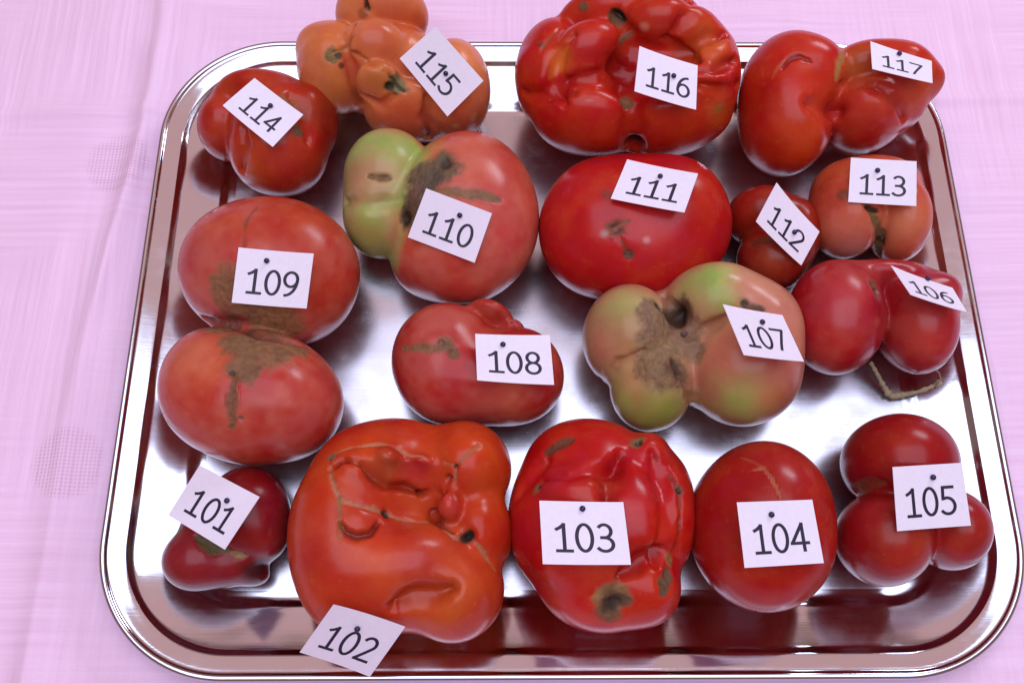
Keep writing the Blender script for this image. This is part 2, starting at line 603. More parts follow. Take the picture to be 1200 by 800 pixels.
    def hit(self, px, py):
        v = ray(px, py); v = v / np.linalg.norm(v)
        r = self.bvh.ray_cast(Vector(CAM.tolist()), Vector(v.tolist()))
        if r[0] is None:
            c = self.L[0][0]
            t = (c - CAM) @ v
            r = self.bvh.find_nearest(Vector((CAM + v * t).tolist()))
        return np.array(r[0]), np.array(r[1])

    bloom = 0.035

    def paint(self, base, feats):
        v = self.v
        nv = len(v)
        col = np.tile(tone(base), (nv, 1))
        scar = np.zeros(nv)
        disp = np.zeros(nv)
        wob = 0.7 * vnoise(v, 0.006, self.seed) + 0.6 * vnoise(v, 0.0022, self.seed + 5)
        for ft in feats:
            kind = ft[0]
            o = ft[-1] if isinstance(ft[-1], dict) else {}
            if kind == 'd':                     # disc: x, y, r_px, colour
                _, x, y, r, c = ft[:5]
                p, _n = self.hit(x, y)
                s = depth(p) / F_PX
                dd = np.linalg.norm(v - p, axis=1) / (r * s)
            else:                               # line: points, half width px, colour
                _, pts, r, c = ft[:4]
                P = [self.hit(x, y)[0] for x, y in pts]
                s = depth(P[0]) / F_PX
                dd = np.full(nv, 1e9)
                tt = np.zeros(nv)
                ln = np.array([np.linalg.norm(b - a) for a, b in zip(P[:-1], P[1:])])
                cum = np.concatenate([[0], np.cumsum(ln)]) / (ln.sum() + 1e-9)
                for i_, (a, b) in enumerate(zip(P[:-1], P[1:])):
                    ab = b - a
                    t = np.clip(((v - a) @ ab) / (ab @ ab + 1e-12), 0, 1)
                    e_ = np.linalg.norm(v - a - t[:, None] * ab, axis=1)
                    up = e_ < dd
                    dd = np.where(up, e_, dd)
                    tt = np.where(up, cum[i_] + t * (cum[i_ + 1] - cum[i_]), tt)
                # the line swells and thins along its run and tapers to its ends
                tp = o.get('taper', 0.65)
                wid = (1 - tp) + tp * np.sqrt(np.clip(np.sin(np.pi * np.clip(tt, 0.02, 0.98)), 0, 1))
                wid = wid * (1.05 + 0.45 * min(1.0, 4.0 / r) * vnoise(v, 0.005, self.seed + 31))
                dd = dd / (r * s) / np.clip(wid, 0.25, 2)
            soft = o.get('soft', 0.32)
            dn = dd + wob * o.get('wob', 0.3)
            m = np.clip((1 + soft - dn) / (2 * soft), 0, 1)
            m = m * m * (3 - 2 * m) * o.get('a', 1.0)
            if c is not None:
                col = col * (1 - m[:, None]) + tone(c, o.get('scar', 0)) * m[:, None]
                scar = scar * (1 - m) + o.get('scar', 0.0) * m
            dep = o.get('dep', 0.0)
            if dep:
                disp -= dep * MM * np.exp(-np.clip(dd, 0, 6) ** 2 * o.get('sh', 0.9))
        mott = 0.6 * vnoise(v, 0.0045, self.seed + 41) + 0.4 * vnoise(v, 0.002, self.seed + 42)
        col = col * (1 + 0.22 * (scar * mott)[:, None])
        # faint streaks running down the fruit from its crown
        cc = v.mean(0)
        ang = np.arctan2(v[:, 1] - cc[1], v[:, 0] - cc[0])
        sp_ = np.stack([np.cos(ang) * 0.03, np.sin(ang) * 0.03, v[:, 2] * 0.10], 1)
        stk = 0.6 * vnoise(sp_, 0.0030, self.seed + 51) + 0.4 * vnoise(sp_, 0.0013, self.seed + 52)
        far = np.clip(np.hypot(v[:, 0] - cc[0], v[:, 1] - cc[1]) / 0.02, 0, 1)
        col = col * (1 + 0.10 * (stk * far * (1 - scar))[:, None] * np.array([0.4, 1.0, 0.8]))
        # gentle ripeness variation, small pale flecks
        var = vnoise(v, 0.022, self.seed + 9)
        var2 = vnoise(v, 0.009, self.seed + 10)
        sm = (1 - scar)[:, None]
        col = col * (1 + sm * (0.22 * var[:, None] * np.array([0.35, 1.0, 0.7]) + 0.13 * var2[:, None] * np.array([0.5, 1.0, 1.0])))
        bl = np.clip(0.55 + 0.9 * vnoise(v, 0.013, self.seed + 61) + 0.5 * vnoise(v, 0.004, self.seed + 62), 0, 1) * self.bloom * (1 - scar)
        col = col * (1 - bl[:, None]) + lin((206, 132, 116)) * bl[:, None]
        fleck = np.clip(vnoise(v, 0.0022, self.seed + 21) - 0.62, 0, 1) * (1 - np.clip(scar, 0, 1))
        col = col + fleck[:, None] * 0.10 * np.array([1.0, .62, .35])
        crk = np.clip(1 - np.abs(vnoise(v, 0.0042, self.seed + 71)) * 5, 0, 1) * np.clip(scar * 1.6 - 0.5, 0, 1)
        col = col * (1 - 0.24 * crk[:, None])
        disp -= 0.35 * MM * scar + 0.3 * MM * crk
        disp += scar * MM * (0.30 * vnoise(v, 0.0022, self.seed + 2) + 0.3 * vnoise(v, 0.005, self.seed + 3))
        self.v = v + self.nrm * disp[:, None]
        self.v[:, 2] = np.maximum(self.v[:, 2], 0.0002)
        self.col = np.clip(col, 0.002, 1)
        self.scar = np.clip(scar, 0, 1)

    def piece(self, name, faces, root):
        used = np.unique(faces)
        remap = -np.ones(len(self.v), np.int64)
        remap[used] = np.arange(len(used))
        q = remap[faces]
        me = bpy.data.meshes.new(name)
        me.vertices.add(len(used)); me.loops.add(q.size); me.polygons.add(len(q))
        me.vertices.foreach_set('co', self.v[used].astype(np.float32).ravel())
        me.loops.foreach_set('vertex_index', q.astype(np.int32).ravel())
        me.polygons.foreach_set('loop_start', np.arange(0, q.size, 4, dtype=np.int32))
        me.polygons.foreach_set('use_smooth', np.ones(len(q), bool))
        me.update(calc_edges=True)
        a = me.attributes.new('col', 'FLOAT_COLOR', 'POINT')
        a.data.foreach_set('color', np.concatenate([self.col[used], np.ones((len(used), 1))], 1).astype(np.float32).ravel())
        a = me.attributes.new('scar', 'FLOAT', 'POINT')
        a.data.foreach_set('value', self.scar[used].astype(np.float32))
        me.materials.append(m_tom)
        me.normals_split_custom_set_from_vertices(self.vn[used].tolist())
        o = bpy.data.objects.new(name, me)
        COL.objects.link(o)
        o.parent = root
        o.matrix_parent_inverse = Matrix.Translation(-root.location)
        return o

    def make(self, root):
        """the skin, and each corky scar as a piece of its own set into it"""
        v, q = self.v, self.q
        fn = np.cross(v[q[:, 2]] - v[q[:, 0]], v[q[:, 3]] - v[q[:, 1]])
        vn = np.zeros_like(v)
        for k_ in range(4):
            np.add.at(vn, q[:, k_], fn)
        self.vn = vn / (np.linalg.norm(vn, axis=1, keepdims=True) + 1e-12)
        fs = self.scar[q].mean(1) > 0.38
        lab = np.arange(len(v))
        sq = q[fs]
        for _ in range(400):
            m = lab[sq].min(1)
            old = lab.copy()
            for k_ in range(4):
                np.minimum.at(lab, sq[:, k_], m)
            if (old == lab).all():
                break
        fl = np.full(len(q), -1)
        fl[fs] = lab[sq[:, 0]]
        ids, cnt = np.unique(fl[fs], return_counts=True)
        for i_, c_ in zip(ids, cnt):
            if c_ < 30:
                fl[fl == i_] = -1
        self.piece('skin', q[fl < 0], root)
        for i_, c_ in zip(ids, cnt):
            if c_ >= 30:
                self.piece('corky_scar', q[fl == i_], root)


# ---- glyphs: strokes in a box 0..0.56 wide, 0..1 tall
def arc(cx, cy, rx, ry, a0, a1, n=20):
    return [(cx + rx * math.cos(math.radians(a0 + (a1 - a0) * i / n)), cy + ry * math.sin(math.radians(a0 + (a1 - a0) * i / n))) for i in range(n + 1)]


GLYPH = {
    '0': [arc(.28, .5, .23, .5, 90, 450, 36)],
    '1': [[(.08, .80), (.18, .86), (.31, .985)], [(.305, 1.0), (.305, 0.0)], [(.08, 0.0), (.53, 0.0)]],
    '2': [arc(.27, .74, .215, .26, 155, -38, 18) + [(.26, .30), (.06, .01)], [(.04, 0.0), (.52, 0.0)]],
    '3': [arc(.25, .755, .20, .245, 140, -90, 18), [(.15, .51), (.26, .51)], arc(.24, .255, .245, .255, 90, -145, 20)],
    '4': [[(.40, 0.0), (.40, 1.0)], [(.40, .985), (.03, .30)], [(.0, .28), (.56, .28)]],
    '5': [[(.48, 1.0), (.12, 1.0)], [(.125, 1.0), (.10, .56)], [(.10, .57)] + arc(.235, .30, .255, .30, 112, -140, 24)],
    '6': [arc(.29, .31, .225, .31, 0, 360, 32), arc(.47, .30, .405, .70, 180, 92, 18)],
    '7': [[(.03, 1.0), (.54, 1.0)], [(.53, 1.0), (.40, .64), (.28, .32), (.18, 0.0)]],
    '8': [arc(.28, .755, .195, .245, 0, 360, 30), arc(.28, .255, .23, .255, 0, 360, 32)],
    '9': [arc(.27, .69, .225, .31, 0, 360, 32), arc(.09, .70, .405, .70, 0, -88, 18)],
}


def ribbon(pts, w):
    P = np.array(pts, float)
    closed = np.linalg.norm(P[0] - P[-1]) < 1e-6
    T = np.gradient(P, axis=0) if len(P) > 2 else np.repeat((P[1] - P[0])[None], 2, 0)
    if closed:
        t = P[1] - P[-2]
        T[0] = T[-1] = t
    T /= np.linalg.norm(T, axis=1, keepdims=True)
    Nn = np.stack([-T[:, 1], T[:, 0]], 1) * w / 2
    if not closed:
        P[0] -= T[0] * w * .35
        P[-1] += T[-1] * w * .35
    vs = np.concatenate([P + Nn, P - Nn])
    n_ = len(P)
    return vs, [(i, i + 1, n_ + i + 1, n_ + i) for i in range(n_ - 1)]


def sphere(c, r, nu=14, nv=9, flat=0.85):
    vs, fs = [], []
    for j in range(nv + 1):
        ph = math.pi * j / nv
        for i in range(nu):
            th = 2 * math.pi * i / nu
            vs.append((r * math.sin(ph) * math.cos(th), r * math.sin(ph) * math.sin(th), r * flat * math.cos(ph)))
    for j in range(nv):
        for i in range(nu):
            k = (i + 1) % nu
            fs.append((j * nu + i, (j + 1) * nu + i, (j + 1) * nu + k, j * nu + k))
    return np.array(vs), fs


def tube(pts, rad, nseg=10):
    P = np.array(pts, float)
    T = np.gradient(P, axis=0)
    T /= np.linalg.norm(T, axis=1, keepdims=True)
    vs, fs = [], []
    for i, (p, t) in enumerate(zip(P, T)):
        a = np.cross(t, [0.3, 0.2, 0.93]); a /= np.linalg.norm(a)
        b = np.cross(t, a)
        for s in range(nseg):
            th = 2 * math.pi * s / nseg
            vs.append(p + rad[i] * (a * math.cos(th) + b * math.sin(th)))
    for i in range(len(P) - 1):
        for s in range(nseg):
            k = (s + 1) % nseg
            fs.append((i * nseg + s, i * nseg + k, (i + 1) * nseg + k, (i + 1) * nseg + s))
    fs.append(tuple(range(nseg))[::-1])
    fs.append(tuple(range((len(P) - 1) * nseg, len(P) * nseg)))
    return vs, fs


def make_card(num, quad, pin, fr, where, tx=(0.13, 0.87), ty=(0.37, 0.79), curl=0.4):
    """quad: corners TL TR BR BL of the card in the picture; the card is a flat rectangle of paper pinned to the fruit"""
    curl, twist = rng.uniform(0.2, 1.1), rng.uniform(-0.5, 0.5)
    rays = [ray(*c) for c in quad]
    P, nn = fr.hit(*pin)
    # smoothed surface normal under the card
    gridn = []
    for u in np.linspace(.2, .8, 4):
        for w in np.linspace(.2, .8, 4):
            q = (np.array(quad[0]) * (1 - u) + np.array(quad[1]) * u) * (1 - w) + (np.array(quad[3]) * (1 - u) + np.array(quad[2]) * u) * w
            gridn.append(fr.hit(*q)[1])
    n0 = np.mean(gridn, 0); n0 /= np.linalg.norm(n0)

    def corners(n_, P_):
        return [CAM + r * (((P_ - CAM) @ n_) / (r @ n_)) for r in rays]

    best = None
    for el in np.arange(20, 91, 2.5):
        for az in np.arange(0, 360, 7.5):
            e, a = math.radians(el), math.radians(az)
            n_ = np.array([math.cos(e) * math.cos(a), math.cos(e) * math.sin(a), math.sin(e)])
            v_ = (CAM - P); v_ = v_ / np.linalg.norm(v_)
            if n_ @ v_ < 0.25 or n_ @ n0 < 0.35:
                continue
            A, B, C_, D_ = corners(n_, P)
            e1, e2, e3, e4 = B - A, C_ - B, D_ - C_, A - D_
            l = [np.linalg.norm(x) for x in (e1, e2, e3, e4)]
            cst = 0
            for x, y, lx, ly in ((e1, e2, l[0], l[1]), (e2, e3, l[1], l[2]), (e3, e4, l[2], l[3]), (e4, e1, l[3], l[0])):
                cst += ((x @ y) / (lx * ly)) ** 2
            cst += 2 * ((l[0] - l[2]) / (l[0] + l[2])) ** 2 + 2 * ((l[1] - l[3]) / (l[1] + l[3])) ** 2
            asp = (l[0] + l[2]) / (l[1] + l[3])
            cst += 0.5 * math.log(asp / 1.38) ** 2
            cst += 0.02 * math.log((l[0] + l[2]) / 2 / 0.034) ** 2
            cst += 0.05 * (1 - n_ @ n0)
            if best is None or cst < best[0]:
                best = (cst, n_)
    n_ = best[1]
    # lift until no point of the paper dips into the fruit
    lift = 0.0005
    for _ in range(60):
        A, B, C_, D_ = corners(n_, P + n_ * lift)
        g = []
        for u in np.linspace(0, 1, 9):
            for w in np.linspace(0, 1, 7):
                g.append((A * (1 - u) + B * u) * (1 - w) + (D_ * (1 - u) + C_ * u) * w)
        g = np.array(g)
        clr = min(fr.sdf(g).min(), (g[:, 2] - tray_z(g[:, 0], g[:, 1])).min())
        if clr > 0.0008:
            break
        lift += 0.0005
    if n_ @ np.cross(B - A, D_ - A) > 0:
        pass

    def at(u, w, h=0.0):
        p = (A * (1 - u) + B * u) * (1 - w) + (D_ * (1 - u) + C_ * u) * w
        cv = MM * (curl * ((2 * u - 1) ** 2 - 0.3) + twist * (2 * u - 1) * (2 * w - 1) + 0.25 * twist * math.sin(5 * u + 3 * w))
        return p + n_ * (h + cv)

    root = empty('number_card', at(.5, .5))
    tag(root, 'white paper card printed %s, pinned to %s' % (num, where), 'number card', 'number cards pinned to the tomatoes')
    nu, nw = 12, 6
    vs, fs = [], []
    for top in (1, 0):
        for j in range(nw + 1):
            for i in range(nu + 1):
                vs.append(at(i / nu, j / nw, 0.00018 * top))
    m = (nu + 1) * (nw + 1)
    for j in range(nw):
        for i in range(nu):
            a = j * (nu + 1) + i
            fs.append((a, a + nu + 1, a + nu + 2, a + 1))
            fs.append((m + a, m + a + 1, m + a + nu + 2, m + a + nu + 1))
    edge = [i for i in range(nu)] + [nu + j * (nu + 1) for j in range(nw)] + [nw * (nu + 1) + i for i in range(nu, 0, -1)] + [j * (nu + 1) for j in range(nw, 0, -1)]
    for a, b in zip(edge, edge[1:] + edge[:1]):
        fs.append((a, b, m + b, m + a))
    mesh_obj('paper', vs, fs, m_paper, root, smooth=False)
    # three printed digits
    cw = (tx[1] - tx[0]) / 3.0
    for k, ch in enumerate(num):
        vs, fs = [], []
        for stroke in GLYPH[ch]:
            sv, sf = ribbon(stroke, 0.112)
            o_ = len(vs)
            for gx_, gy_ in sv:
                u = tx[0] + cw * (k + 0.06 + 0.88 * gx_ / 0.56)
                w = ty[1] - (ty[1] - ty[0]) * gy_
                vs.append(at(u, w, 0.00030))
            fs += [tuple(o_ + a for a in t) for t in sf]
        mesh_obj('digit', vs, fs, m_ink, root, smooth=False)
    # pin: round head on the card, wire running into the fruit
    rp = ray(*pin)
    Q = CAM + rp * (((A - CAM) @ n_) / (rp @ n_))
    zax = n_
    xa = np.cross([0.1, 1, 0.2], zax); xa /= np.linalg.norm(xa)
    ya = np.cross(zax, xa)
    sv, sf = sphere(None, 0.00135)
    hv = [Q + zax * 0.0010 + xa * p[0] + ya * p[1] + zax * p[2] for p in sv]
    tv, tf = tube([Q + zax * 0.001, Q - zax * 0.004, Q - zax * 0.009, Q - zax * 0.014], [0.0003] * 4, 6)
    pw = mesh_obj('pin', tv, tf, m_wire, root)
    hd = mesh_obj('pin_head', hv, sf, m_pin)
    hd.parent = pw
    hd.matrix_parent_inverse = Matrix()
    return root


BR = (122, 92, 62)      # corky scar
BRD = (70, 48, 34)      # dark scar hollow
TAN = (150, 120, 80)
GRN = (96, 92, 50)
S = dict
TOM = []


def tomato(num, desc, k, lobes, base, feats, quad, pin, where, lump=0.5, cell=0.9, **ck):
    fr = Fruit(lobes, k, int(num) - 100, lump, cell)
    c = np.mean([l[0] for l in fr.L], 0)
    root = empty('tomato', (c[0], c[1], max(0.0, float(fr.v[:, 2].min()))))
    tag(root, desc, 'tomato', 'misshapen tomatoes on the tray')
    if num in ('108', '109', '110'):
        fr.bloom = 0.27
    if num in ('113', '115', '107', '106'):
        fr.bloom = 0.12
    fr.paint(base, feats)
    fr.make(root)
    make_card(num, quad, pin, fr, where, **ck)
    TOM.append((num, fr, root))
    return fr, root


# --TOMATOES--
tomato('101', 'small dark crimson two-lobed tomato in the front left corner of the tray', 5,
       [(288, 600, 50, 54, 10, 20, 21), (312, 622, 25, 36, 0, 17, 17, 7), (234, 655, 43, 37, -12, 16, 17, 4), (275, 662, 34, 25, -8, 13, 13, 7),
        (250, 615, 35, 35, 0, 16, 15, 6), (298, 672, 18, 15, 0, 9, 9, 4)],
       (134, 18, 32),
       [('d', 235, 655, 40, (152, 32, 42), S(soft=.8)), ('d', 318, 640, 16, (170, 40, 50), S(soft=.9, a=.7)),
        ('d', 208, 622, 9, GRN, S(scar=.5)), ('l', [(232, 630), (250, 640), (268, 645)], 7, (96, 86, 50), S(scar=.7, dep=1)),
        ('l', [(272, 648), (288, 652)], 5, TAN, S(scar=.6, dep=1)), ('d', 300, 668, 15, (74, 22, 30), S(soft=.7))],
       [(235.5, 545.7), (304.5, 582), (265, 644.5), (197.6, 603.5)], (267, 587), 'the small dark crimson two-lobed tomato')

tomato('102', 'large orange-red tomato with deep folds and tan scar lines at the front rim', 6,
       [(415, 625, 76, 112, 0, 34, 35), (460, 560, 88, 70, 0, 30, 31, 10), (545, 550, 55, 56, 0, 32, 31, 8), (560, 625, 40, 55, 0, 28, 28, 6),
        (530, 692, 62, 58, -15, 30, 31, 4), (465, 662, 92, 56, -8, 42, 26, 6),
        (418, 555, 27, 26, 0, 55, 12, 3), (457, 541, 23, 20, 20, 54, 13, 3), (494, 545, 20, 17, 10, 52, 12, 3), (420, 607, 22, 19, 0, 58, 10, 3),
        (525, 592, 17, 22, -20, 51, 11, 3), (470, 700, 62, 42, 0, 30, 28, 5)],
       (206, 62, 26),
       [('d', 470, 655, 60, (212, 66, 40), S(soft=.9, a=.7)), ('d', 500, 665, 26, (204, 78, 72), S(soft=.9, a=.55)), ('d', 370, 640, 34, (206, 76, 60), S(soft=.9, a=.6)),
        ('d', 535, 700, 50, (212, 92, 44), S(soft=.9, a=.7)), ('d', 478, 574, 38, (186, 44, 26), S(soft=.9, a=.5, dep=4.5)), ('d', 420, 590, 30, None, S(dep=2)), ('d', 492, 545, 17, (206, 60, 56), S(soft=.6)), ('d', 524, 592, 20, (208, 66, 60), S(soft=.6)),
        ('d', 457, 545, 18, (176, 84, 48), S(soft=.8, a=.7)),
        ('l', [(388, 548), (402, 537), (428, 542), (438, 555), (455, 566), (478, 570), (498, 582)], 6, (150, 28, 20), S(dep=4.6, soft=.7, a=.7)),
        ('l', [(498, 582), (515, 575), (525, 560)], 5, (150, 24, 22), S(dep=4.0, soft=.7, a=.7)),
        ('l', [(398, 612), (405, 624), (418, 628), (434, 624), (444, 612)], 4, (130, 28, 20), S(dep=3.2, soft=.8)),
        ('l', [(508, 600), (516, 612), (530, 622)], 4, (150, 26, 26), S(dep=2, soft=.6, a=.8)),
        ('l', [(387, 534), (412, 524), (440, 520), (470, 525), (500, 535), (520, 542), (534, 546)], 2.3, (186, 116, 84), S(scar=.5, dep=.7, wob=.9, soft=.6)),
        ('l', [(534, 546), (548, 532), (562, 522)], 2.6, (158, 96, 52), S(scar=.5, dep=.5, a=.75)),
        ('l', [(534, 546), (533, 565), (535, 585)], 2.6, (180, 112, 82), S(scar=.5, dep=1.2, wob=.8, soft=.6)),
        ('l', [(386, 536), (388, 560), (394, 577), (402, 586), (425, 590), (450, 598), (470, 603), (500, 607), (518, 617), (532, 630), (552, 630), (566, 645), (580, 668)], 2.4, (176, 116, 82), S(scar=.6, dep=1.0, wob=.9, soft=.6)),
        ('l', [(396, 580), (397, 600), (398, 632)], 3, (146, 100, 60), S(scar=.5, dep=.8, a=.8)),
        ('d', 389, 535, 6, (112, 92, 60), S(scar=.9)), ('d', 456, 600, 5, (40, 26, 20), S(scar=.8, dep=1.5)), ('d', 549, 628, 8, (36, 26, 20), S(scar=.9, dep=3)),
        ('d', 534, 547, 3, (50, 30, 22), S(dep=1)),
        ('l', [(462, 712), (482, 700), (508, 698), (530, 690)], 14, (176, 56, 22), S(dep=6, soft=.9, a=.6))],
       [(390.6, 707), (474, 732), (433, 791.7), (350.6, 762)], (418, 735), 'the lower edge of the large folded orange-red tomato', lump=.7)

tomato('103', 'bright red lumpy tomato with brown cavities, between the folded orange-red one and the round one', 6,
       [(698, 610, 92, 96, 0, 32, 33), (690, 548, 76, 58, 0, 28, 28, 8), (640, 610, 44, 72, 0, 26, 27, 7), (778, 600, 36, 72, 0, 28, 28, 5), (708, 682, 76, 58, 0, 28, 29, 8),
        (680, 580, 52, 34, 12, 50, 17, 5), (745, 605, 40, 60, -8, 46, 18, 5), (680, 655, 58, 38, 8, 46, 18, 6), (755, 690, 42, 44, 0, 32, 24, 6), (755, 540, 30, 34, 30, 40, 16, 5)],
       (198, 28, 22),
       [('d', 660, 570, 34, (206, 40, 44), S(soft=.9, a=.6)), ('d', 745, 590, 24, (206, 38, 52), S(soft=.9, a=.5)), ('d', 690, 715, 40, (212, 52, 38), S(soft=.9, a=.6)), ('d', 670, 672, 30, (210, 66, 46), S(soft=.9, a=.5)),
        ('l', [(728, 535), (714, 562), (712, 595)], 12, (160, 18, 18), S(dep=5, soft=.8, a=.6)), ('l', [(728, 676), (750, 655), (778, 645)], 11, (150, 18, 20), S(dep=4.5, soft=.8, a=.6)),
        ('l', [(632, 560), (665, 556), (695, 550), (725, 545)], 9, None, S(dep=3)), ('l', [(606, 580), (622, 560), (640, 540)], 10, None, S(dep=3)), ('l', [(765, 530), (775, 570), (778, 620), (770, 660)], 10, None, S(dep=3)),
        ('l', [(748, 518), (770, 535), (788, 560), (797, 580), (797, 610), (792, 640), (786, 656)], 2.4, (140, 40, 26), S(scar=.5, dep=1.2, wob=.5)),
        ('l', [(640, 530), (656, 520), (670, 515)], 7, (112, 62, 40), S(scar=.7, dep=1)),
        ('d', 630, 568, 9, (140, 96, 66), S(scar=.8)), ('d', 631, 566, 5, (34, 24, 20), S(dep=2.5)),
        ('d', 748, 517, 9, (130, 92, 54), S(scar=.8)), ('d', 748, 518, 4, (60, 44, 28), S(dep=2)), ('d', 796, 573, 7, (120, 70, 44), S(scar=.7)), ('d', 797, 574, 3.5, (30, 20, 16), S(dep=2)),
        ('d', 706, 700, 12, (160, 122, 76), S(scar=.8)), ('d', 722, 700, 19, (136, 104, 66), S(scar=.9, dep=1)), ('d', 716, 716, 17, (116, 86, 58), S(scar=.9)), ('d', 728, 706, 12, (104, 78, 56), S(scar=.9)), ('d', 719, 709, 12, (62, 46, 36), S(scar=.9, dep=3.5, soft=.6, wob=.6)),
        ('d', 784, 655, 8, (150, 104, 62), S(scar=.8)), ('l', [(783, 668), (781, 682), (778, 695)], 10, (104, 72, 50), S(scar=.9, dep=1.6, wob=.5))],
       [(631.5, 587), (730.4, 588), (738.7, 662), (636, 660.6)], (682, 596.5), 'the bright red lumpy tomato with brown cavities')

tomato('104', 'smooth round deep red tomato with one thin crack, between the lumpy and three-lobed tomatoes', 8,
       [(894, 614, 82, 95, 0, 33, 34), (888, 625, 76, 82, 0, 31, 32), (902, 592, 60, 68, -15, 32, 33), (912, 640, 52, 58, 0, 30, 30)],
       (176, 28, 24),
       [('d', 895, 685, 40, (204, 52, 28), S(soft=.9, a=.7)), ('d', 842, 630, 22, (178, 40, 46), S(soft=.9, a=.5)),
        ('l', [(878, 552), (895, 548), (905, 560), (912, 575), (917, 588)], 2.2, (176, 104, 66), S(scar=.5, dep=.6, wob=.7, a=.85)), ('l', [(895, 548), (880, 540), (868, 536)], 1.6, (170, 90, 60), S(a=.6))],
       [(862.7, 588.5), (952, 585), (964.5, 659.5), (872.6, 665)], (903, 603), 'the smooth round deep red tomato', lump=.35)

tomato('105', 'deep red three-lobed tomato in the front right corner of the tray', 3,
       [(1054, 543, 66, 60, 0, 28, 30), (1036, 630, 55, 57, 0, 26, 27, 3), (1114, 620, 42, 49, 0, 23, 24, 3), (1080, 590, 42, 40, 0, 26, 20, 5)],
       (160, 22, 26),
       [('d', 1060, 655, 24, (192, 50, 34), S(soft=.9, a=.7)), ('d', 1120, 640, 24, (194, 52, 40), S(soft=.9, a=.6)), ('d', 1070, 530, 30, (176, 30, 28), S(soft=.9, a=.6)),
        ('l', [(1002, 574), (1018, 566), (1036, 566)], 8, (142, 74, 48), S(scar=.5, dep=1.2, a=.8))],
       [(1044.6, 547), (1125.6, 542), (1136.4, 615.4), (1050, 622)], (1092, 559), 'the deep red three-lobed tomato', lump=.4)

fr106, root106 = tomato('106', 'crimson two-cheeked tomato with a dry stem, by the right wall of the tray', 3,
       [(979, 372, 56, 67, 6, 27, 28), (1072, 376, 46, 62, -4, 25, 26, 2.5), (1026, 332, 62, 30, 0, 22, 22, 6), (1094, 350, 26, 30, 0, 28, 20, 8)],
       (176, 26, 44),
       [('d', 985, 365, 34, (188, 40, 62), S(soft=.9, a=.7)), ('d', 980, 410, 28, (196, 38, 36), S(soft=.9, a=.7)), ('d', 1078, 400, 34, (198, 44, 48), S(soft=.9, a=.7)), ('d', 1020, 312, 30, (186, 50, 62), S(soft=.9, a=.5)),
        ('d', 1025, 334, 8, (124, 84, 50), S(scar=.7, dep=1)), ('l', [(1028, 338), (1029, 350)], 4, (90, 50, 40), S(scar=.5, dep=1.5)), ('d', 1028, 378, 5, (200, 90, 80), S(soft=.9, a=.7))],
       [(1043.5, 311.4), (1115, 338.5), (1133, 366), (1066, 346.5)], (1086, 328), 'the crimson two-cheeked tomato with a dry stem', lump=.4)

